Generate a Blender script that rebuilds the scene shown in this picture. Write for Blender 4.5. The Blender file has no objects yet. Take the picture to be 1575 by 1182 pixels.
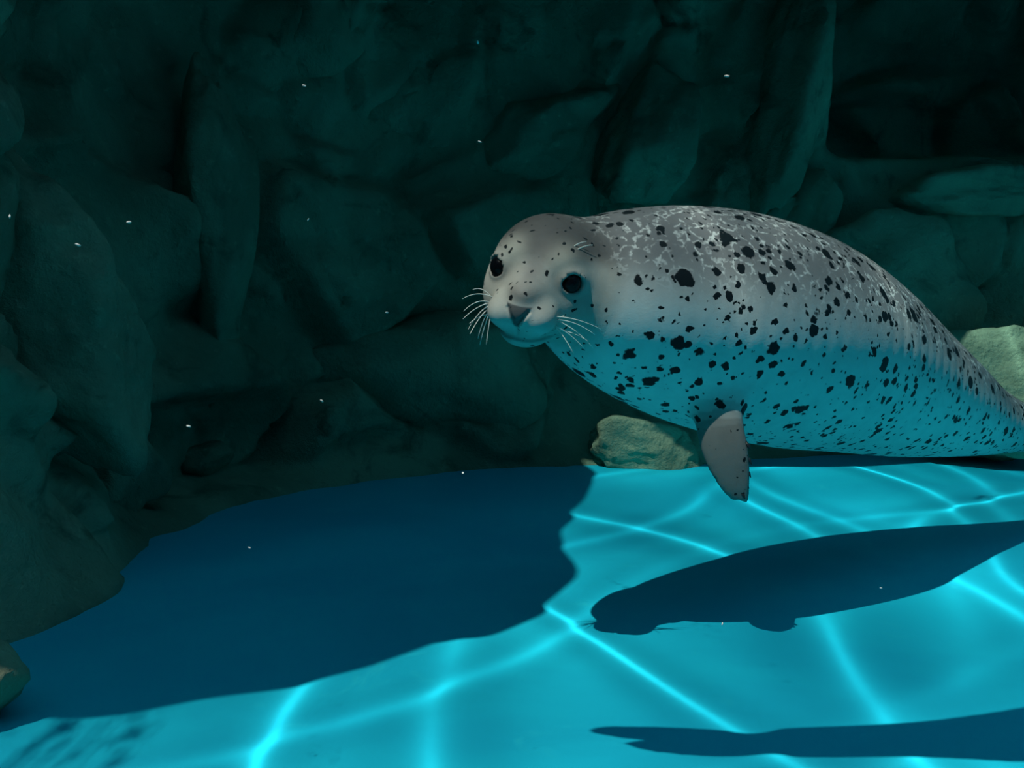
import bpy, bmesh, math, random
import numpy as np
from mathutils import Vector, Matrix, noise

sc = bpy.context.scene
col = sc.collection

# ------------------------------------------------------------------ camera, world, sun, exposure
W, H, FPX = 1575.0, 1182.0, 1615.0
PITCH = math.radians(5.7)
CAM = np.array([0.0, 0.0, 0.62])
WATER_Z = 2.0
K = 0.62 / 0.57          # scale of the tank

cam = bpy.data.cameras.new('camera')
cam.sensor_width = 36.0
cam.lens = 36.0 * FPX / W
cam.clip_start = 0.02
cam_o = bpy.data.objects.new('camera', cam)
cam_o.location = CAM
cam_o.rotation_euler = (math.radians(90) - PITCH, 0, 0)
col.objects.link(cam_o)
sc.camera = cam_o

world = bpy.data.worlds.new('sky')
sc.world = world
world.use_nodes = True
bg = world.node_tree.nodes['Background']
bg.inputs[0].default_value = (0.42, 0.72, 1.0, 1)
bg.inputs[1].default_value = 0.34


def air_dir(dw):
    """direction of the light above the water for a given direction below it"""
    d = np.array(dw, float)
    d /= np.linalg.norm(d)
    s = d[:2] * 1.33
    return np.array([s[0], s[1], -math.sqrt(1 - s @ s)])


def sun(name, dw, energy, angle):
    l = bpy.data.lights.new(name, 'SUN')
    l.energy = energy
    l.angle = math.radians(angle)
    l.color = (1.0, 0.74, 0.65)
    l.cycles.is_caustics_light = True
    o = bpy.data.objects.new(name, l)
    o.rotation_euler = Vector(air_dir(dw)).to_track_quat('-Z', 'Y').to_euler()
    o.location = (0, 0, 5)
    col.objects.link(o)


SUN_A = (0.35, 0.40, -1.0)
sun('sun_offscreen', SUN_A, 5.1, 0.53)      # the sun in the open sky over the pool

sc.view_settings.view_transform = 'Standard'
sc.view_settings.look = 'None'
sc.view_settings.gamma = 1.0
sc.view_settings.use_curve_mapping = False
sc.view_settings.exposure = 0.42
sc.cycles.max_bounces = 7
sc.cycles.transmission_bounces = 5
sc.cycles.use_adaptive_sampling = True
sc.cycles.adaptive_threshold = 0.05

# ------------------------------------------------------------------ helpers
cp_, sp_ = math.cos(PITCH), math.sin(PITCH)


def P(px, py, depth):
    """world point seen at a pixel of the photograph, at a given distance in front of the glass"""
    a = (px - W / 2) / FPX
    b = (H / 2 - py) / FPX
    d = np.array([a, cp_ + b * sp_, -sp_ + b * cp_])
    return CAM + d * (depth / d[1])


def floor_at(px, py):
    a = (px - W / 2) / FPX
    b = (H / 2 - py) / FPX
    d = np.array([a, cp_ + b * sp_, -sp_ + b * cp_])
    return CAM + d * (-CAM[2] / d[2])


def tag(o, label=None, cat=None, group=None, kind=None):
    if label: o['label'] = label
    if cat: o['category'] = cat
    if group: o['group'] = group
    if kind: o['kind'] = kind
    return o


def link(name, me, mat=None, parent=None, smooth=True):
    if mat: me.materials.append(mat)
    if smooth: me.shade_smooth()
    o = bpy.data.objects.new(name, me)
    col.objects.link(o)
    if parent: o.parent = parent
    o.cycles.is_caustics_receiver = True
    return o


def mesh(name, v, f):
    me = bpy.data.meshes.new(name)
    me.from_pydata([tuple(map(float, p)) for p in v], [], [tuple(map(int, q)) for q in f])
    me.update()
    return me


def grid_faces(nx, ny):
    return [(j * nx + i, j * nx + i + 1, (j + 1) * nx + i + 1, (j + 1) * nx + i)
            for j in range(ny - 1) for i in range(nx - 1)]


def sstep(x, a, b):
    t = np.clip((np.asarray(x, float) - a) / (b - a), 0, 1)
    return t * t * (3 - 2 * t)


def catmull(pts, n):
    """n samples per span through the points (any dimension)"""
    p = np.array(pts, float)
    p = np.vstack([2 * p[0] - p[1], p, 2 * p[-1] - p[-2]])
    out = []
    for i in range(1, len(p) - 2):
        for t in np.linspace(0, 1, n, endpoint=False):
            a, b, c, d = p[i - 1], p[i], p[i + 1], p[i + 2]
            out.append(.5 * (2 * b + (c - a) * t + (2 * a - 5 * b + 4 * c - d) * t * t + (3 * b - a - 3 * c + d) * t ** 3))
    out.append(p[-2])
    return np.array(out)


# ------------------------------------------------------------------ materials
class NT:
    def __init__(s, name):
        s.m = bpy.data.materials.new(name)
        s.m.use_nodes = True
        s.t = s.m.node_tree
        s.b = s.t.nodes['Principled BSDF']
        s.out = s.t.nodes['Material Output']
        s.tc = s.t.nodes.new('ShaderNodeTexCoord')

    def n(s, kind, **kw):
        nd = s.t.nodes.new(kind)
        for k, v in kw.items():
            setattr(nd, k, v)
        return nd

    def put(s, sock, v):
        if isinstance(v, bpy.types.NodeSocket):
            s.t.links.new(v, sock)
        else:
            sock.default_value = v

    def noise(s, scale, detail=4, rough=.55, vec=None, dist=0, color=False):
        nd = s.n('ShaderNodeTexNoise')
        s.put(nd.inputs['Vector'], vec or s.tc.outputs['Object'])
        nd.inputs['Scale'].default_value = scale
        nd.inputs['Detail'].default_value = detail
        nd.inputs['Roughness'].default_value = rough
        nd.inputs['Distortion'].default_value = dist
        return nd.outputs[1 if color else 0]

    def voronoi(s, scale, feature='F1', vec=None, out=0, rand=1):
        nd = s.n('ShaderNodeTexVoronoi', feature=feature)
        s.put(nd.inputs['Vector'], vec or s.tc.outputs['Object'])
        nd.inputs['Scale'].default_value = scale
        nd.inputs['Randomness'].default_value = rand
        return nd.outputs[out]

    def math(s, op, a, b=0.0, clamp=False):
        nd = s.n('ShaderNodeMath', operation=op, use_clamp=clamp)
        s.put(nd.inputs[0], a)
        s.put(nd.inputs[1], b)
        return nd.outputs[0]

    def ramp(s, v, a, b, lo=0.0, hi=1.0):
        nd = s.n('ShaderNodeMapRange', interpolation_type='SMOOTHSTEP')
        s.put(nd.inputs['Value'], v)
        s.put(nd.inputs['From Min'], a)
        s.put(nd.inputs['From Max'], b)
        s.put(nd.inputs['To Min'], lo)
        s.put(nd.inputs['To Max'], hi)
        return nd.outputs[0]

    def mix(s, f, a, b, mode='MIX'):
        nd = s.n('ShaderNodeMix', data_type='RGBA', blend_type=mode)
        s.put(nd.inputs[0], f)
        for i, v in ((6, a), (7, b)):
            if isinstance(v, tuple): v = (*v, 1)
            s.put(nd.inputs[i], v)
        return nd.outputs[2]

    def attr(s, name, out='Color'):
        nd = s.n('ShaderNodeAttribute', attribute_name=name)
        return nd.outputs[out]

    def vadd(s, a, b, scale):
        m = s.n('ShaderNodeVectorMath', operation='SCALE')
        s.put(m.inputs[0], b)
        m.inputs['Scale'].default_value = scale
        d = s.n('ShaderNodeVectorMath', operation='ADD')
        s.put(d.inputs[0], a)
        s.put(d.inputs[1], m.outputs[0])
        return d.outputs[0]

    def bump(s, h, strength, dist):
        nd = s.n('ShaderNodeBump')
        nd.inputs['Strength'].default_value = strength
        nd.inputs['Distance'].default_value = dist
        s.put(nd.inputs['Height'], h)
        s.put(s.b.inputs['Normal'], nd.outputs[0])

    def done(s, color, rough=.8, spec=.2):
        if isinstance(color, tuple): color = (*color, 1)
        s.put(s.b.inputs['Base Color'], color)
        s.put(s.b.inputs['Roughness'], rough)
        s.put(s.b.inputs['Specular IOR Level'], spec)
        return s.m


def plain(name, color, rough=.6, spec=.3):
    t = NT(name)
    c = t.mix(t.noise(60, 3), tuple(x * .85 for x in color), tuple(min(1, x * 1.12) for x in color))
    return t.done(c, rough, spec)


def mat_rock(name, a, b, c):
    t = NT(name)
    pos = t.n('ShaderNodeNewGeometry').outputs['Position']
    base = t.mix(t.ramp(t.noise(1.6, 5, .6, pos, .6), .35, .65), a, b)
    base = t.mix(t.ramp(t.noise(5.5, 6, .65, pos, .8), .52, .72), base, c)
    base = t.mix(t.ramp(t.noise(28, 5, .7, pos), .55, .8, 0, .5), base, tuple(x * 1.5 for x in b))
    t.bump(t.math('ADD', t.noise(14, 8, .65, pos), t.math('MULTIPLY', t.noise(60, 5, .6, pos), .3)), .9, .03)
    return t.done(base, .92, .1)


ROCK = mat_rock('rock', (.23, .25, .175), (.42, .43, .30), (.11, .13, .09))


def mat_floor():
    t = NT('painted_floor')
    pos = t.n('ShaderNodeNewGeometry').outputs['Position']
    c = t.mix(t.ramp(t.noise(1.7, 5, .6, pos, .5), .35, .7), (.004, .46, .66), (.006, .55, .74))
    c = t.mix(t.ramp(t.noise(6, 6, .7, pos, 1.0), .58, .75, 0, .55), c, (.02, .62, .76))
    t.bump(t.noise(40, 4, .6, pos), .08, .01)
    return t.done(c, .75, .2)


# ------------------------------------------------------------------ floor
PAINT = mat_floor()


def build_floor():
    xs = np.arange(-2.6, 3.91, .05)
    ys = np.arange(-.6, 5.0, .05)
    v = [(x, y, .004 * noise.noise(Vector((x * 1.5, y * 1.5, 4)))) for y in ys for x in xs]
    o = link('floor', mesh('floor', v, grid_faces(len(xs), len(ys))), PAINT)
    tag(o, 'smooth pool floor painted bright blue', kind='structure')


build_floor()


# ------------------------------------------------------------------ rock walls
def hrand(p, k):
    return noise.noise(Vector((p[0] * 37.7 + k * 11.3, p[1] * 29.1 - k * 7.7, p[2] * 41.9 + 3.3 * k))) * 1.6


def facet(p, scale):
    """broken rock: every cell is a tilted plane, joints recessed"""
    q = p * scale
    d, pts = noise.voronoi(q)
    c = pts[0]
    r = q - c
    h = hrand(c, 1) * .45 + r.x * hrand(c, 2) + r.y * hrand(c, 3) + r.z * hrand(c, 4)
    e = min(1.0, (d[1] - d[0]) / .16)
    return (h * .6 * (e * e * (3 - 2 * e)) - .22 * (1 - e)) / scale


WALL_CURVE = catmull([(-2.1, -.45), (-2.0, .4), (-1.55, 1.15), (-.88, 1.7), (-.90, 2.3), (-.74, 2.78), (-.36, 3.12), (.2, 3.33),
                      (.9, 3.42), (1.7, 3.46), (2.6, 3.42), (3.4, 3.2)], 40) * K


def build_wall(name, c0, c1, label):
    c = WALL_CURVE[c0:c1 + 1]
    seg = np.r_[0, np.cumsum(np.linalg.norm(np.diff(c, axis=0), axis=1))]
    s = np.linspace(0, seg[-1], int(seg[-1] / .021))
    cx, cy = np.interp(s, seg, c[:, 0]), np.interp(s, seg, c[:, 1])
    # pool-side normal, from the whole curve so that neighbours meet
    full = WALL_CURVE
    tan = np.gradient(full, axis=0)
    tx, ty = np.interp(s, seg, tan[c0:c1 + 1, 0]), np.interp(s, seg, tan[c0:c1 + 1, 1])
    ln = np.hypot(tx, ty)
    nx, ny = ty / ln, -tx / ln
    zs = np.arange(-.06, 2.04 if name == 'wall_left' else 2.46, .021)
    v = []
    for z in zs:
        lean = .14 * math.exp(-max(z, 0) / .16) - .05 * z
        for x, y, ux, uy in zip(cx, cy, nx, ny):
            p = Vector((x, y, z))
            w = Vector((noise.noise(p * 1.3), noise.noise(p * 1.3 + Vector((9, 0, 0))), noise.noise(p * 1.3 + Vector((0, 9, 0))))) * .25
            d = lean + .10 * noise.noise(p * 1.1 + Vector((3, 1, 7))) + (facet(p + w, 2.1) * .55 + facet(p + w, 5.0) * .35) * float(sstep(z, -.06, .22) * .85 + .15)
            d += .02 * noise.noise(p * 7) + .007 * noise.noise(p * 19)
            # the deep cave, the low niche and the hollow behind the leaning rock
            xx, yy, zz = x / K, y / K, z / K
            d -= .75 * float(sstep(xx, 1.03, 1.16) * sstep(zz, .96, 1.06))
            d -= .16 * float(sstep(xx, -.98, -.9) * sstep(-xx, .58, .66) * sstep(zz, .02, .06) * sstep(-zz, -.30, -.22) * sstep(yy, 2.3, 2.5))
            d -= .16 * float(math.exp(-((yy - 2.15) / .22) ** 2 - ((zz - .82) / .26) ** 2)) * (1 if xx < -.3 else 0)
            v.append((x + ux * d, y + uy * d, z))
    f = grid_faces(len(s), len(zs))
    o = link(name, mesh(name, v, f), ROCK)
    return tag(o, label, kind='structure')


wall_left = build_wall('wall_left', 0, 180, 'dark rock wall closing the tank on its shaded side')
wall_back = build_wall('wall_back', 180, len(WALL_CURVE) - 1, 'dark sculpted rock wall behind the swimming seal')


def rock_mesh(name, radii, seed, sub=5, nplanes=16, sharp=30):
    rnd = random.Random(seed)
    bm = bmesh.new()
    bmesh.ops.create_icosphere(bm, subdivisions=sub, radius=1)
    pl = []
    for _ in range(nplanes):
        n = Vector((rnd.gauss(0, 1), rnd.gauss(0, 1), rnd.gauss(0, 1))).normalized()
        pl.append((n, rnd.uniform(.52, .85)))
    off = Vector((rnd.uniform(-50, 50), rnd.uniform(-50, 50), rnd.uniform(-50, 50)))
    dirs = np.array([v.co.normalized() for v in bm.verts])
    acc = np.ones(len(dirs))
    for n, k in pl:
        acc += (np.maximum(dirs @ np.array(n), 0) / k) ** sharp
    for v, r in zip(bm.verts, acc ** (-1.0 / sharp)):
        d = v.co.normalized()
        r *= 1 + .13 * noise.noise(d * 2.0 + off) + .055 * noise.noise(d * 5 + off) + .022 * noise.noise(d * 13 + off)
        v.co = Vector((d.x * radii[0], d.y * radii[1], d.z * radii[2])) * r
    me = bpy.data.meshes.new(name)
    bm.to_mesh(me)
    bm.free()
    return me


def rock(name, px, py, depth, radii, rot, seed, parent, **kw):
    o = link(name, rock_mesh(name, [r * K for r in radii], seed, **kw), ROCK, parent)
    o.location = P(px, py, depth * K)
    o.rotation_euler = [math.radians(a) for a in rot]
    return o


# big rocks standing proud of the walls
rock('boulder', 60, 470, 2.05, (.22, .20, .36), (0, -24, 10), 3, wall_left)
rock('rock_pillar', 338, 380, 2.80, (.11, .16, .62), (4, 4, 0), 8, wall_left, nplanes=9, sharp=14)
rock('boulder', 620, 590, 3.26, (.48, .22, .31), (0, 3, 8), 21, wall_back)
rock('boulder', 318, 700, 2.78, (.10, .09, .06), (0, 0, 20), 5, wall_left, sub=4)
rock('boulder', 190, 720, 2.35, (.12, .14, .17), (0, 8, 0), 33, wall_left)
rock('boulder', 590, 150, 3.34, (.30, .20, .24), (0, 40, 0), 14, wall_back)
rock('boulder', 470, 20, 3.2, (.24, .18, .22), (0, -15, 0), 27, wall_back)
rock('boulder', 800, 220, 3.46, (.36, .20, .22), (0, -18, 0), 41, wall_back)
rock('boulder', 990, 215, 3.46, (.20, .18, .26), (0, 12, 0), 44, wall_back)
rock('rock_pillar', 1215, 130, 3.50, (.15, .20, .48), (0, 8, 0), 52, wall_back, nplanes=9, sharp=14)
rock('rock_slab', 1310, 470, 3.55, (.46, .26, .36), (0, 6, 0), 63, wall_back)
rock('rock_slab', 1190, 420, 3.50, (.18, .2, .36), (0, 20, 0), 66, wall_back)
rock('rock_ledge', 1500, 300, 3.70, (.50, .34, .12), (0, 2, 0), 71, wall_back)
rock('boulder', 990, 690, 3.20, (.24, .13, .15), (0, 6, 0), 74, wall_back)
rock('boulder', 1560, 610, 3.24, (.30, .20, .30), (0, -12, 0), 79, wall_back)

# sunlit rock at the foot of the shaded wall
o = rock('corner_rock', -66, 1075, 1.30, (.085, .09, .075), (0, 10, 30), 91, None, sub=4)
o.location.z = .05
tag(o, 'small rounded rock lying on the blue floor at the foot of the shaded wall', 'rock')

# plain tank sides outside the view, coloured blue to add bounce light
for nm, x0, y0, x1, y1, zt in (('wall_right', 3.6, -.5, 3.6, 3.7, 2.4), ('wall_front', -2.5, -.5, 3.7, -.5, 1.95)):
    n_ = 40
    v = []
    for z in np.linspace(-.05, zt, 20):
        for k in np.linspace(0, 1, n_):
            x, y = x0 + (x1 - x0) * k, y0 + (y1 - y0) * k
            q = .06 * noise.noise(Vector((x * 2, y * 2, z * 2)))
            v.append((x + (q if nm == 'wall_right' else 0), y + (q if nm == 'wall_front' else 0), z))
    tag(link(nm, mesh(nm, v, grid_faces(n_, 20)), PAINT), 'unseen side wall of the pool, blue added for bounce light', kind='structure')


# ------------------------------------------------------------------ unseen overhang added above the water, edge shaped to shade wall and floor
def up_from_floor(p, dw, z):
    d = np.array(dw, float)
    a = air_dir(dw)
    q = np.array([p[0], p[1], 0.0])
    q = q + d / d[2] * WATER_Z
    return q + a / a[2] * (z - WATER_Z)


def build_overhang():
    z0 = 2.16
    edge_px = [(-260, 1035), (-60, 1050), (30, 1086), (150, 1096), (300, 1068), (450, 1048), (560, 1025), (620, 1004), (740, 993),
               (840, 985), (905, 955), (922, 925), (895, 880), (893, 840), (906, 790), (915, 748), (893, 716)]
    pts = [floor_at(*q)[:2] - np.array([.105 * float(sstep(q[0], 500, 900)), 0]) for q in edge_px] + [(x * K, y * K) for x, y in ((.36, 3.20), (.7, 3.17), (1.1, 3.18), (1.42, 3.28), (1.62, 3.45), (2.2, 3.5), (3.4, 3.4))]
    pts = [up_from_floor(p, SUN_A, z0)[:2] for p in pts]
    edge = catmull(pts, 8)
    back = [(4.6, 5.2), (-3.6, 5.2), (-3.6, edge[0][1])]
    bm = bmesh.new()
    ring = [tuple(p) for p in edge] + back
    lo = [bm.verts.new((x, y, z0 + .01 * noise.noise(Vector((x * 4, y * 4, 0))))) for x, y in ring]
    md = [bm.verts.new((x + .015 * noise.noise(Vector((x * 6, y * 6, 5))), y + .015 * noise.noise(Vector((x * 6, y * 6, 9))), z0 + .12)) for x, y in ring]
    hi = [bm.verts.new((x - .03, y + .05, z0 + .3)) for x, y in ring]
    n = len(ring)
    for a, b in ((lo, md), (md, hi)):
        for i in range(n):
            bm.faces.new((a[i], a[(i + 1) % n], b[(i + 1) % n], b[i]))
    bm.faces.new(lo[::-1]); bm.faces.new(hi)
    bmesh.ops.triangulate(bm, faces=[f for f in bm.faces if len(f.verts) > 4])
    bmesh.ops.recalc_face_normals(bm, faces=bm.faces)
    me = bpy.data.meshes.new('shade_overhang')
    bm.to_mesh(me); bm.free()
    link('shade_overhang', me, ROCK, wall_back, smooth=False)


build_overhang()


# ------------------------------------------------------------------ water: rippled surface and the clear blue-green body below it
CURV = .10
RSEED = 3
_wr = random.Random(11)
WAVES = []
for _k in range(16):                       # wind ripples: many smooth wave trains, most of them running across the tank
    _l = .42 + .75 * (_k / 15.0) ** 1.3
    _a = math.radians(_wr.gauss(-12, 42))
    WAVES.append((2 * math.pi / _l * math.cos(_a), 2 * math.pi / _l * math.sin(_a), _wr.uniform(0, 6.283), CURV * (_l / (2 * math.pi)) ** 2))


_rr = random.Random(RSEED)
RIDGES = []                                # crests of the ripples: (direction, offset, wiggles, width, crest curvature)


def _family(angle, spread, lo, hi, step, curv):
    o = lo
    while o < hi:
        RIDGES.append((math.radians(_rr.gauss(angle, spread)), o,
                       [(_rr.uniform(.03, .10), _rr.uniform(1.2, 4.5), _rr.uniform(0, 6.283)) for _ in range(2)],
                       _rr.uniform(.042, .068), curv * _rr.uniform(.8, 1.1), _rr.uniform(.5, 1.6), _rr.uniform(0, 6.283)))
        o += step * _rr.uniform(.65, 1.35)


_family(98, 10, -2.6, 2.4, .27, 1.08)       # most crests run away from the glass
_family(40, 14, -2.4, 2.4, .46, .60)       # a weaker set crosses them


def wave(x, y):
    h = WATER_Z + 0 * x
    for kx, ky, ph, a in WAVES:
        h = h + a * np.sin(kx * x + ky * y + ph)
    for ang, off, wig, w, curv, mf, mp in RIDGES:
        u = x * math.cos(ang) + (y - 1.2) * math.sin(ang)         # along the crest
        d = x * math.sin(ang) - (y - 1.2) * math.cos(ang) - off   # across it
        for a, f, p in wig:
            d = d + a * np.sin(f * u + p)
        amp = curv * w * w / 2 * (.30 + .70 * np.sin(mf * u + mp) ** 2)
        h = h + amp * np.exp(-(d / w) ** 2)
    return h


def build_water():
    xs = np.r_[np.arange(-2.6, -1.7, .03), np.arange(-1.7, 1.3, .010), np.arange(1.3, 3.91, .03)]
    ys = np.r_[np.arange(-.9, .2, .03), np.arange(.2, 2.9, .010), np.arange(2.9, 4.61, .03)]
    gx, gy = np.meshgrid(xs, ys)
    v = np.stack([gx, gy, wave(gx, gy)], -1).reshape(-1, 3)
    m = bpy.data.materials.new('water_surface'); m.use_nodes = True
    t = m.node_tree; t.nodes.clear()
    out = t.nodes.new('ShaderNodeOutputMaterial')
    r = t.nodes.new('ShaderNodeBsdfRefraction')
    r.inputs['IOR'].default_value = 1.33
    r.inputs['Roughness'].default_value = 0
    t.links.new(r.outputs[0], out.inputs[0])
    o = link('water_surface', mesh('water_surface', v, grid_faces(len(xs), len(ys))), m)
    o.cycles.is_caustics_receiver = False
    o.cycles.is_caustics_caster = True
    tag(o, 'gently rippled water surface of the pool', kind='structure')
    # the body of the water reaches just over the crests
    bm = bmesh.new()
    bmesh.ops.create_cube(bm, size=1)
    for w in bm.verts:
        w.co = Vector((.65 + w.co.x * 6.5, 2.0 + w.co.y * 5.6, 1.0 + w.co.z * 2.1))
    me = bpy.data.meshes.new('water_body')
    bm.to_mesh(me); bm.free()
    m = bpy.data.materials.new('water_volume'); m.use_nodes = True
    t = m.node_tree; t.nodes.clear()
    out = t.nodes.new('ShaderNodeOutputMaterial')
    ab = t.nodes.new('ShaderNodeVolumeAbsorption')
    ab.inputs['Color'].default_value = (0, .85, .88, 1)
    ab.inputs['Density'].default_value = .30
    sca = t.nodes.new('ShaderNodeVolumeScatter')
    sca.inputs['Color'].default_value = (.1, .8, .9, 1)
    sca.inputs['Density'].default_value = .03
    sca.inputs['Anisotropy'].default_value = .5
    add = t.nodes.new('ShaderNodeAddShader')
    t.links.new(ab.outputs[0], add.inputs[0])
    t.links.new(sca.outputs[0], add.inputs[1])
    t.links.new(add.outputs[0], out.inputs[1])
    o = link('water_body', me, m, smooth=False)
    o.display_type = 'WIRE'
    tag(o, 'clear blue green water filling the tank', None, kind='structure')


build_water()


# ------------------------------------------------------------------ the seal: one continuous skin grown from a distance field
f32 = np.float32


def smin(a, b, k):
    h = np.clip(.5 + .5 * (b - a) / k, 0, 1)
    return b + (a - b) * h - k * h * (1 - h)


def smax(a, b, k):
    return -smin(-a, -b, k)


def ell(p, c, r):
    q = p - np.array(c, f32)
    r = np.array(r, f32)
    k0 = np.sqrt(((q / r) ** 2).sum(-1))
    k1 = np.sqrt(((q / (r * r)) ** 2).sum(-1)) + 1e-6
    return k0 * (k0 - 1) / k1


def chain(p, c, r):
    """rounded polyline with a radius at each node"""
    best = np.full(p.shape[:-1], 9, f32)
    for i in range(len(c) - 1):
        a, b = c[i].astype(f32), c[i + 1].astype(f32)
        ab = b - a
        h = np.clip(((p - a) @ ab) / (ab @ ab + 1e-12), 0, 1)
        d = np.sqrt(((p - a - h[..., None] * ab) ** 2).sum(-1)) - (r[i] + (r[i + 1] - r[i]) * h)
        best = np.minimum(best, d)
    return best


HEAD_C = np.array([.051, 1.70, .624])


def head_frame(y, p, r):
    f = np.array([-math.sin(y) * math.cos(p), -math.cos(y) * math.cos(p), -math.sin(p)])
    l0 = np.cross([0, 0, 1], f); l0 /= np.linalg.norm(l0)
    u0 = np.cross(f, l0)
    l = l0 * math.cos(r) + u0 * math.sin(r)
    return np.stack([f, l, np.cross(f, l)])


HEAD_M = head_frame(.275, .235, -.224)          # rows: forward, left, up


def h2w(q): return HEAD_C + np.asarray(q, float) @ HEAD_M
def w2h(p): return (np.asarray(p) - HEAD_C.astype(p.dtype)) @ HEAD_M.T.astype(p.dtype)


# spine nodes: pixel, pixel radius, distance
SP = [(862, 432, 84, 1.725), (905, 444, 104, 1.745), (970, 463, 139, 1.78), (1050, 482, 163, 1.84), (1130, 500, 172, 1.92),
      (1210, 523, 167, 2.02), (1290, 552, 144, 2.13), (1370, 589, 114, 2.24), (1440, 618, 86, 2.33), (1510, 645, 56, 2.42),
      (1575, 660, 36, 2.50), (1640, 676, 27, 2.58)]
_n = np.array([np.r_[P(a, b, d), r * d / FPX] for a, b, r, d in SP])
SPINE = catmull(_n, 5)
SPC, SPR = SPINE[:, :3], SPINE[:, 3]
TAIL = SPC[-1]
TDIR = SPC[-1] - SPC[-6]; TDIR /= np.linalg.norm(TDIR)
TSIDE = np.cross(TDIR, [0, 0, 1]); TSIDE /= np.linalg.norm(TSIDE)
TUP = np.cross(TSIDE, TDIR)

# near fore flipper (its broad side to the glass) and the far one folded along the far flank
FL = [(1108, 560, 37, 1.80), (1106, 610, 36, 1.745), (1107, 655, 36, 1.72), (1117, 700, 34, 1.705), (1129, 740, 24, 1.70), (1139, 766, 12, 1.70)]
_f = catmull(np.array([np.r_[P(a, b, d), r * d / FPX] for a, b, r, d in FL]), 4)
FLC, FLR = _f[:, :3], _f[:, 3]
FR = [(1170, 560, 40, 2.05), (1205, 600, 36, 2.13), (1250, 625, 34, 2.22), (1295, 640, 22, 2.30)]
_g = catmull(np.array([np.r_[P(a, b, d), r * d / FPX] for a, b, r, d in FR]), 4)
FRC, FRR = _g[:, :3], _g[:, 3]


def paddle(p, c, r, normal, flat):
    n = np.asarray(normal, float); n = n / np.linalg.norm(n)
    S = (np.eye(3) + (flat - 1) * np.outer(n, n)).astype(f32)
    return chain(p @ S.T, c @ S.T, r) / 1.4


EYE_R = .0185


def head_base(q):
    d = ell(q, (-.012, 0, .006), (.105, .088, .091))
    for s in (-1, 1):
        d = smin(d, ell(q, (.03, s * .040, -.028), (.060, .044, .048)), .03)
        d = smin(d, ell(q, (.048, s * .036, .042), (.028, .026, .022)), .03)
    d = smin(d, ell(q, (.098, 0, .000), (.050, .027, .027)), .03)
    d = smin(d, ell(q, (.086, 0, -.032), (.058, .047, .038)), .03)
    d = smin(d, ell(q, (.070, 0, -.068), (.058, .040, .025)), .016)
    for s in (-1, 1):
        d = smin(d, ell(q, (.117, s * .025, -.031), (.034, .029, .026)), .014)
    d = smin(d, ell(q, (.140, 0, -.022), (.015, .019, .017)), .010)
    return d


def surf_h(pts, fn, it=12):
    """pull head-space points on to a field"""
    p = np.array(pts, float)
    for _ in range(it):
        d = fn(p.astype(f32)).astype(float)
        e = 1e-3
        g = np.stack([(fn((p + np.eye(3)[i] * e).astype(f32)) - fn((p - np.eye(3)[i] * e).astype(f32))) / (2 * e) for i in range(3)], -1)
        p -= g * (d / ((g ** 2).sum(-1) + 1e-9))[:, None] * .8
    return p


EYE_S = surf_h([(.066, s * .054, .020) for s in (-1, 1)], head_base)       # eye centres on the skin
_e = 1e-3
EYE_N = np.stack([(head_base((EYE_S + np.eye(3)[i] * _e).astype(f32)) - head_base((EYE_S - np.eye(3)[i] * _e).astype(f32))) / (2 * _e) for i in range(3)], -1)
EYE_N /= np.linalg.norm(EYE_N, axis=1)[:, None]
EYE_Q = EYE_S - EYE_N * .0075
MOUTH = surf_h(catmull([(.030, .058, -.070), (.060, .052, -.070), (.095, .036, -.066), (.122, .016, -.067), (.128, 0, -.066), (.122, -.016, -.067),
                        (.095, -.036, -.066), (.060, -.052, -.070), (.030, -.058, -.070)], 5), head_base)
PHIL = surf_h([(.155, 0, -.042), (.150, 0, -.048), (.140, 0, -.056), (.130, 0, -.065)], head_base)
NOSTRIL = [surf_h(catmull([(.155, s * .0035, -.038), (.154, s * .008, -.028), (.150, s * .0165, -.015)], 4), head_base) for s in (-1, 1)]


def head(q):
    d = head_base(q)
    for s, e in zip((-1, 1), EYE_Q):
        out = EYE_N[(s + 1) // 2]
        d = smin(d, ell(q, e + np.array([-.002, 0, .002]), (.024, .023, .021)), .010)
        d = smax(d, -ell(q, e + out * .010, (.0185, .0185, .0150)), .004)
    d = smax(d, -chain(q, MOUTH, np.full(len(MOUTH), .0034)), .004)
    d = smax(d, -chain(q, PHIL, np.full(len(PHIL), .0016)), .004)
    for nn in NOSTRIL:
        d = smax(d, -chain(q, nn, np.linspace(.0042, .0032, len(nn))), .003)
    return d


def seal_field(p):
    p = p.astype(f32)
    d = chain(p, SPC, SPR)
    d = smin(d, head(w2h(p)), .035)
    d = smin(d, paddle(p, FLC, FLR, (-.22, -.95, -.2), 2.7), .035)
    d = smin(d, paddle(p, FRC, FRR, (.55, .8, .2), 2.7), .03)
    for s in (-1, 1):
        c = catmull([TAIL - TDIR * .06, TAIL + TDIR * .05 + TUP * s * .02, TAIL + TDIR * .15 + TUP * s * .06, TAIL + TDIR * .24 + TUP * s * .10], 4)
        d = smin(d, paddle(p, c, np.interp(np.linspace(0, 1, len(c)), [0, .4, .8, 1], [.04, .045, .055, .035]), TSIDE + TUP * s * .3, 3.0), .03)
    return d


def project(p, it=4):
    p = np.array(p, float)
    for _ in range(it):
        d = seal_field(p).astype(float)
        e = 7e-4
        g = np.stack([(seal_field(p + np.eye(3)[i] * e) - seal_field(p - np.eye(3)[i] * e)).astype(float) / (2 * e) for i in range(3)], -1)
        g2 = (g ** 2).sum(-1) + 1e-6
        st = g * (d / g2)[:, None] * .85
        ln = np.linalg.norm(st, axis=1, keepdims=True)
        p -= st * np.minimum(1, .01 / (ln + 1e-9))
    return p


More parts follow.
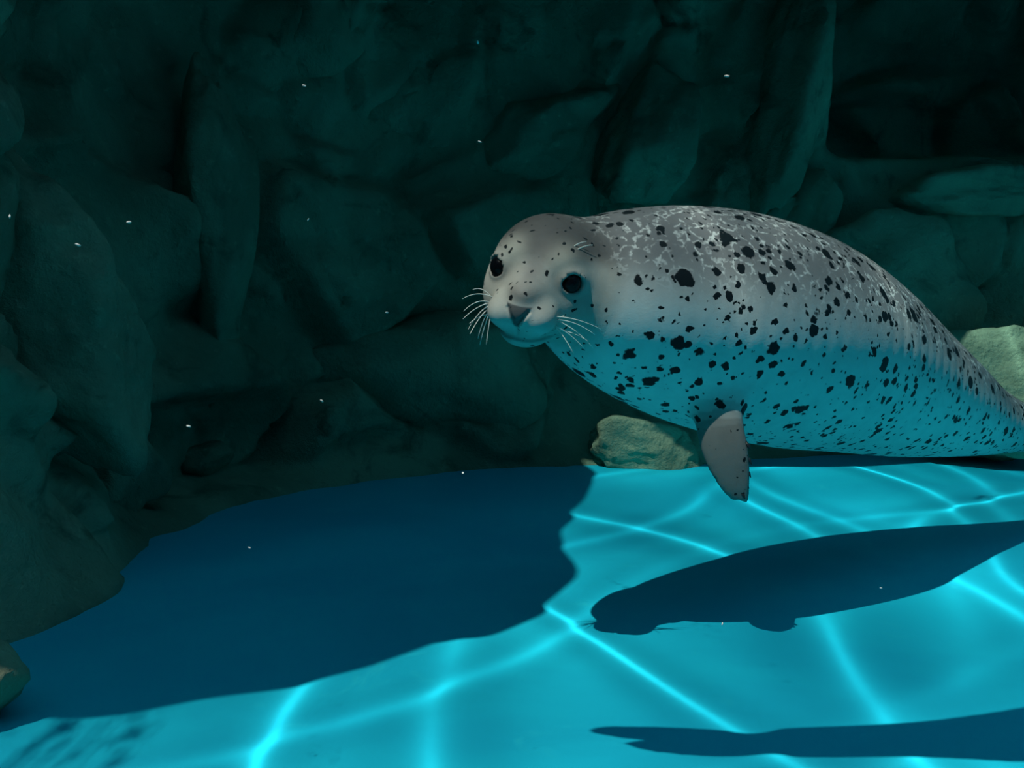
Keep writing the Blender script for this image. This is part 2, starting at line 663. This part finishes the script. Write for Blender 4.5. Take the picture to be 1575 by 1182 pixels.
def surface_nets(lo, hi, h):
    ax = [np.arange(lo[i], hi[i] + h, h) for i in range(3)]
    n = [len(a) for a in ax]
    V = np.empty(n, f32)
    B = 6                                              # coarse blocks first, fine samples only near the skin
    nb = [(k + B - 1) // B for k in n]
    bc = np.stack(np.meshgrid(*[lo[i] + (np.arange(nb[i]) * B + (B - 1) / 2) * h for i in range(3)], indexing='ij'), -1)
    cd = seal_field(bc)
    off = np.stack(np.meshgrid(*[np.arange(B)] * 3, indexing='ij'), -1).reshape(-1, 3)
    V = np.repeat(np.repeat(np.repeat(cd, B, 0), B, 1), B, 2)[:n[0], :n[1], :n[2]].astype(f32)
    near = np.argwhere(np.abs(cd) < B * h * 1.5)
    for i in range(0, len(near), 800):
        k = (near[i:i + 800, None, :] * B + off[None]).reshape(-1, 3)
        k = k[(k < np.array(n)).all(1)]
        V[tuple(k.T)] = seal_field(np.array(lo) + k * h)
    ins = V < 0
    c = np.zeros([k - 1 for k in n] + [3]); w = np.zeros([k - 1 for k in n])
    sl = lambda o: tuple(slice(o[i], n[i] - 1 + o[i]) for i in range(3))
    corners = [(a, b, d) for a in (0, 1) for b in (0, 1) for d in (0, 1)]
    for a in corners:
        for k in range(3):
            if a[k]: continue
            b = list(a); b[k] = 1
            va, vb = V[sl(a)], V[sl(b)]
            m = (va < 0) != (vb < 0)
            t = np.where(m, va / np.where(m, va - vb, 1), 0)
            for j in range(3):
                c[..., j] += np.where(m, a[j] + (t if j == k else 0), 0)
            w += m
    act = w > 0
    idx = np.full(act.shape, -1); idx[act] = np.arange(act.sum())
    ijk = np.argwhere(act)
    verts = np.array(lo) + (ijk + c[act] / w[act][:, None]) * h
    faces = []
    for k in range(3):
        u, v = (k + 1) % 3, (k + 2) % 3
        a = [slice(1, n[i] - 1) for i in range(3)]; a[k] = slice(0, n[k] - 1)
        b = list(a); b[k] = slice(1, n[k])
        m = ins[tuple(a)] != ins[tuple(b)]
        q = np.argwhere(m); base = q.copy(); base[:, u] += 1; base[:, v] += 1
        flip = ins[tuple(a)][m]
        quad = []
        for du, dv in ((-1, -1), (0, -1), (0, 0), (-1, 0)):
            r = base.copy(); r[:, u] += du; r[:, v] += dv
            quad.append(idx[tuple(r.T)])
        quad = np.stack(quad, 1)
        quad[~flip] = quad[~flip][:, ::-1]
        faces.append(quad)
    return verts, np.vstack(faces)


def seal_mesh():
    v, f = surface_nets((-.14, 1.45, .14), (1.72, 3.0, .91), .0095)
    bm = bmesh.new()
    bv = [bm.verts.new(p) for p in project(v, 3)]
    for q in f:
        bm.faces.new([bv[i] for i in q])

    def relax(vs):
        bmesh.ops.smooth_vert(bm, verts=vs, factor=.5, use_axis_x=True, use_axis_y=True, use_axis_z=True)
        for w, p in zip(vs, project(np.array([w.co for w in vs]), 2)):
            w.co = p
    relax(list(bm.verts))
    muzzle = h2w((.11, 0, -.03))
    for centre, rad in ((HEAD_C, .165), (HEAD_C + HEAD_M[0] * .03, .135), (muzzle, .062)):
        c = Vector(centre)
        ed = [e for e in bm.edges if (e.verts[0].co - c).length < rad and (e.verts[1].co - c).length < rad]
        bmesh.ops.subdivide_edges(bm, edges=ed, cuts=1, use_grid_fill=True)
        relax([w for w in bm.verts if (w.co - c).length < rad + .01])
    fc = [Vector(p) for p in FLC[5:]]
    near = lambda w: (w.co - fc[7]).length < .16 and min((w.co - c).length for c in fc) < .06
    ed = [e for e in bm.edges if near(e.verts[0])]
    bmesh.ops.subdivide_edges(bm, edges=ed, cuts=1, use_grid_fill=True)
    relax([w for w in bm.verts if near(w)])
    bmesh.ops.triangulate(bm, faces=[q for q in bm.faces if len(q.verts) > 4])
    bmesh.ops.recalc_face_normals(bm, faces=bm.faces)
    me = bpy.data.meshes.new('seal')
    bm.to_mesh(me); bm.free()
    return me


def coat(me):
    """fur colour of every point: dark back, pale belly, pale face with dark nose"""
    n = len(me.vertices)
    co = np.empty(n * 3, np.float32); me.vertices.foreach_get('co', co)
    p = co.reshape(-1, 3).astype(float)
    d = np.full(n, 9.); t = np.zeros(n, int)
    for i, c in enumerate(SPC):
        k = np.linalg.norm(p - c, axis=1)
        m = k < d; d[m] = k[m]; t[m] = i
    tan = np.gradient(SPC, axis=0); tan /= np.linalg.norm(tan, axis=1)[:, None]
    up = np.array([0, 0, 1.]) - tan * tan[:, 2:3]; up /= np.linalg.norm(up, axis=1)[:, None]
    v = ((p - SPC[t]) * up[t]).sum(1) / np.maximum(np.linalg.norm(p - SPC[t], axis=1), 1e-5)
    q = (p - HEAD_C) @ HEAD_M.T
    g = lambda c, r: np.exp(-(((q - np.array(c)) / np.array(r)) ** 2).sum(1))
    belly, back = np.array([.84, .83, .79]), np.array([.215, .21, .215])
    k = sstep(v, -.30, .55)[:, None]
    c = belly + (back - belly) * k
    mx = lambda c, m, colr: c + (np.array(colr) - c) * np.clip(m, 0, 1)[:, None]
    # head
    hd = sstep(-np.linalg.norm(q - np.array([.03, 0, .0]), axis=1), -.155, -.105)
    fc = hd * sstep(q[:, 0], -.02, .05)
    c = mx(c, g((-.075, 0, .06), (.07, .09, .055)), (.12, .115, .115))
    c = mx(c, hd * sstep(q[:, 2], .01, .06), (.10, .095, .093))
    c = mx(c, fc * sstep(-q[:, 2], -.068, -.035), (.46, .43, .385))
    for s in (-1, 1):
        c = mx(c, .9 * g((.052, s * .036, .050), (.03, .019, .018)), (.80, .75, .63))
        c = mx(c, .75 * g((.105, s * .028, -.020), (.04, .022, .020)), (.80, .76, .66))
        c = mx(c, .8 * g(EYE_Q[(s + 1) // 2] + np.array([.012, s * .004, -.002]), (.018, .022, .017)), (.16, .15, .15))
    c = mx(c, .85 * g((.080, 0, .025), (.05, .016, .038)), (.20, .19, .185))
    c = mx(c, .85 * g((.130, 0, .004), (.03, .020, .011)), (.10, .095, .095))
    side = np.abs(q[:, 1])
    tri = np.minimum(-.008 - q[:, 2], (.019 - side) - (-.011 - q[:, 2]) * .50)          # inside the nose triangle
    c = mx(c, sstep(tri, -.001, .002) * sstep(q[:, 0], .125, .135) * sstep(q[:, 2], -.047, -.042), (.13, .125, .125))
    # fore flipper: grey brown
    df = np.full(n, 9.); tf = np.zeros(n, int)
    for i, a in enumerate(FLC):
        kk = np.linalg.norm(p - a, axis=1); m = kk < df; df[m] = kk[m]; tf[m] = i
    fm = sstep(-df, -.06, -.035) * sstep(tf, 4, 9)
    c = mx(c, fm, (.24, .225, .21))
    tl = sstep(t, len(SPC) - 14, len(SPC) - 2)
    c = mx(c, tl * .7, (.15, .14, .145))
    a = me.attributes.new('coat', 'FLOAT_COLOR', 'POINT')
    a.data.foreach_set('color', np.c_[c, np.ones(n)].astype(np.float32).ravel())
    spot = 1 - .93 * hd * (1 - sstep(-q[:, 0], -.03, .03) * .6) - .55 * fm
    net = sstep(v, -.05, .45) * (1 - hd) * (1 - fm)
    for nm, arr in (('spots', spot), ('rings', net)):
        a = me.attributes.new(nm, 'FLOAT', 'POINT')
        a.data.foreach_set('value', np.clip(arr, 0, 1).astype(np.float32))


def mat_seal():
    t = NT('spotted_fur')
    obj = t.tc.outputs['Object']
    warp = t.vadd(obj, t.noise(45, 3, .6, None, 0, True), .022)
    base = t.attr('coat')
    base = t.mix(t.ramp(t.noise(20, 6, .7, None, .5), .3, .7, .35, 0), base, t.mix(1.0, base, (.62, .62, .64), 'MULTIPLY'))
    # pale broken rings on the back
    w2 = t.vadd(obj, t.noise(45, 3, .6, None, 0, True), .028)
    edge = t.voronoi(40, 'DISTANCE_TO_EDGE', w2)
    line = t.ramp(edge, .02, .11, 1, 0)
    line = t.math('MULTIPLY', line, t.ramp(t.noise(8, 3), .36, .56))
    line = t.math('MULTIPLY', line, t.math('MULTIPLY', t.attr('rings', 'Fac'), t.ramp(t.noise(75, 2), .44, .58)))
    base = t.mix(t.math('MULTIPLY', line, .9), base, (.72, .72, .70))
    # dark spots of many sizes
    mask = t.ramp(t.attr('spots', 'Fac'), 0, 1, .30, 1)
    def spots(scale, lo, hi, vec, share):
        sep = t.n('ShaderNodeSeparateColor')
        nd = t.n('ShaderNodeTexVoronoi', feature='F1')
        t.put(nd.inputs['Vector'], vec); nd.inputs['Scale'].default_value = scale
        t.put(sep.inputs[0], nd.outputs['Color'])
        th = t.math('MULTIPLY', t.ramp(sep.outputs[0], share, 1.0, lo, hi), mask)
        dd = t.math('SUBTRACT', th, nd.outputs['Distance'])
        return t.math('MULTIPLY', t.ramp(dd, 0, .05), t.math('GREATER_THAN', sep.outputs[0], share))
    s1 = spots(25, .14, .38, warp, .3)
    s2 = spots(48, .16, .42, warp, .42)
    mask = 1.0
    s3 = spots(95, .14, .38, warp, .72)
    sp = t.math('MAXIMUM', t.math('MAXIMUM', s1, s2), s3)
    base = t.mix(sp, base, (.004, .008, .011))
    st = t.noise(260, 3, .6)
    t.bump(st, .12, .003)
    return t.done(base, .62, .25)


SEAL_LABEL = 'grey spotted seal with pale face swimming above the blue floor'
body_me = seal_mesh()
coat(body_me)
FUR = mat_seal()
seal = bpy.data.objects.new('seal', None)
seal.location = (.55, 2.0, .47)
col.objects.link(seal)
tag(seal, SEAL_LABEL, 'seal')
bpy.context.view_layer.update()
INV = seal.matrix_world.inverted()


def seal_part(name, me, mat, label=None, parent=None):
    o = link(name, me, mat, parent or seal)
    if parent is None: o.matrix_parent_inverse = INV
    if label: o['label'] = label
    return o


body = seal_part('body', body_me, FUR)


def tube(pts, radii, n=6):
    v, f = [], []
    pts = np.array(pts)
    tan = np.gradient(pts, axis=0)
    for p, t_, r in zip(pts, tan, radii):
        t_ = t_ / np.linalg.norm(t_)
        a = np.cross(t_, [.3, .2, .93]); a /= np.linalg.norm(a)
        b = np.cross(t_, a)
        for i in range(n):
            w = 2 * math.pi * i / n
            v.append(p + (a * math.cos(w) + b * math.sin(w)) * r)
    for k in range(len(pts) - 1):
        for i in range(n):
            f.append((k * n + i, k * n + (i + 1) % n, (k + 1) * n + (i + 1) % n, (k + 1) * n + i))
    f.append(tuple(range(n))[::-1]); f.append(tuple(range((len(pts) - 1) * n, len(pts) * n)))
    return v, f


# eyes
EYE = NT('dark_eye'); EYE_M = EYE.done((.003, .004, .006), .25, .15)
for e in EYE_Q:
    bm = bmesh.new()
    bmesh.ops.create_uvsphere(bm, u_segments=28, v_segments=18, radius=EYE_R)
    c = Vector(h2w(e))
    for w in bm.verts: w.co += c
    me = bpy.data.meshes.new('eye'); bm.to_mesh(me); bm.free()
    seal_part('eye', me, EYE_M, 'glossy black eye')

# whiskers: rooted on the muzzle pads
WH = plain('whisker', (.80, .80, .74), .4)
rw = random.Random(5)


def whisker(root_q, tip_px, tip_depth, sag):
    a = h2w(surf_h([root_q], head_base)[0] - np.array([.003, 0, 0]))
    b = P(*tip_px, tip_depth)
    m = (a + b) / 2 + np.array([0, 0, sag])
    s = np.linspace(0, 1, 9)[:, None]
    pts = (1 - s) ** 2 * a + 2 * s * (1 - s) * m + s * s * b
    v, f = tube(pts, np.linspace(.0011, .0004, 9), 5)
    seal_part('whisker', mesh('whisker', v, f), WH)


for i, tp in enumerate([(711, 460), (727, 446), (713, 479), (712, 491), (720, 507), (723, 514), (735, 521), (738, 531), (748, 531), (722, 498)]):
    k = i / 9
    whisker((.118 - .012 * rw.random(), -.045, -.022 - .022 * k), tp, 1.60 + .03 * rw.random(), .008 + .006 * rw.random())
for i, tp in enumerate([(925, 507), (915, 515), (912, 535), (899, 537), (882, 544), (868, 486), (905, 525)]):
    k = i / 6
    whisker((.105 + .012 * rw.random(), .045, -.026 - .020 * k), tp, 1.585 + .02 * rw.random(), .006 + .006 * rw.random())
for root, tp in (((.05, .045, .066), (902, 372)), ((.05, .05, .062), (912, 377))):
    whisker(root, tp, 1.63, .004)

# claws along the trailing edge of the near flipper
CLAW = plain('claw', (.03, .03, .035), .35)
for px, py in ((1153, 690), (1155, 713), (1154, 733), (1151, 750), (1145, 766)):
    a = P(px - 7, py - 10, 1.698); b = P(px + 1, py + 2, 1.692)
    v, f = tube([a, (a * .5 + b * .5) + np.array([.001, -.001, 0]), b], [.0034, .0028, .0006], 7)
    seal_part('claw', mesh('claw', v, f), CLAW)


# a second seal swims near the surface in front of the glass, out of view; its shadow falls on the floor
def copy_seal(loc, rot, label):
    r = seal.copy(); col.objects.link(r)
    r.location = loc; r.rotation_euler = rot
    for ch in list(seal.children):
        c = ch.copy(); col.objects.link(c); c.parent = r
        c.matrix_parent_inverse = INV
    r['label'] = label
    return r


copy_seal((1.02, 1.02, 1.32), (0, 0, math.radians(149)), 'second spotted seal near the water surface, only its shadow on the floor in view')

# ------------------------------------------------------------------ white specks drifting in the water
SPECK = plain('speck', (.85, .88, .85), .7)


def speck_mesh(seed):
    rnd = random.Random(seed)
    bm = bmesh.new()
    bmesh.ops.create_icosphere(bm, subdivisions=2, radius=1)
    for w in bm.verts:
        k = 1 + .35 * noise.noise(w.co * 1.7 + Vector((seed * 3.1, 0, 0)))
        w.co = Vector((w.co.x * 1.0, w.co.y * .35, w.co.z * .45)) * k
    me = bpy.data.meshes.new('speck'); bm.to_mesh(me); bm.free()
    me.materials.append(SPECK); me.shade_smooth()
    return me


SM = [speck_mesh(i) for i in range(4)]
for i, (px, py, sz) in enumerate([(468, 132, 4), (735, 65, 4), (1118, 117, 6), (738, 218, 4), (15, 333, 5), (198, 342, 5), (120, 377, 6),
                                  (474, 338, 3), (595, 481, 4), (290, 656, 5), (495, 617, 4), (712, 728, 5), (384, 843, 3), (1111, 960, 4), (1355, 905, 3)]):
    dep = .85 + .25 * ((i * 37) % 10) / 10
    o = bpy.data.objects.new('debris_speck', SM[i % 4])
    col.objects.link(o)
    o.cycles.is_caustics_receiver = True
    o.location = P(px, py, dep)
    o.scale = [.8 * sz * dep / FPX] * 3
    o.rotation_euler = (i * .7, .35 + .5 * math.sin(i * 2.1), i * 1.3 if i % 3 else .2)
    where = {2: 'above the back of the seal', 8: 'level with the whiskers of the seal', 11: 'at the foot of the rock wall, over dark floor',
             12: 'over the shaded blue floor', 13: 'at the lower edge of the shadow of the seal', 14: 'over the shadow of the seal'}
    tag(o, 'tiny white debris speck drifting ' + where.get(i, 'before the dark rock wall'), 'debris', 'white specks drifting in the water')
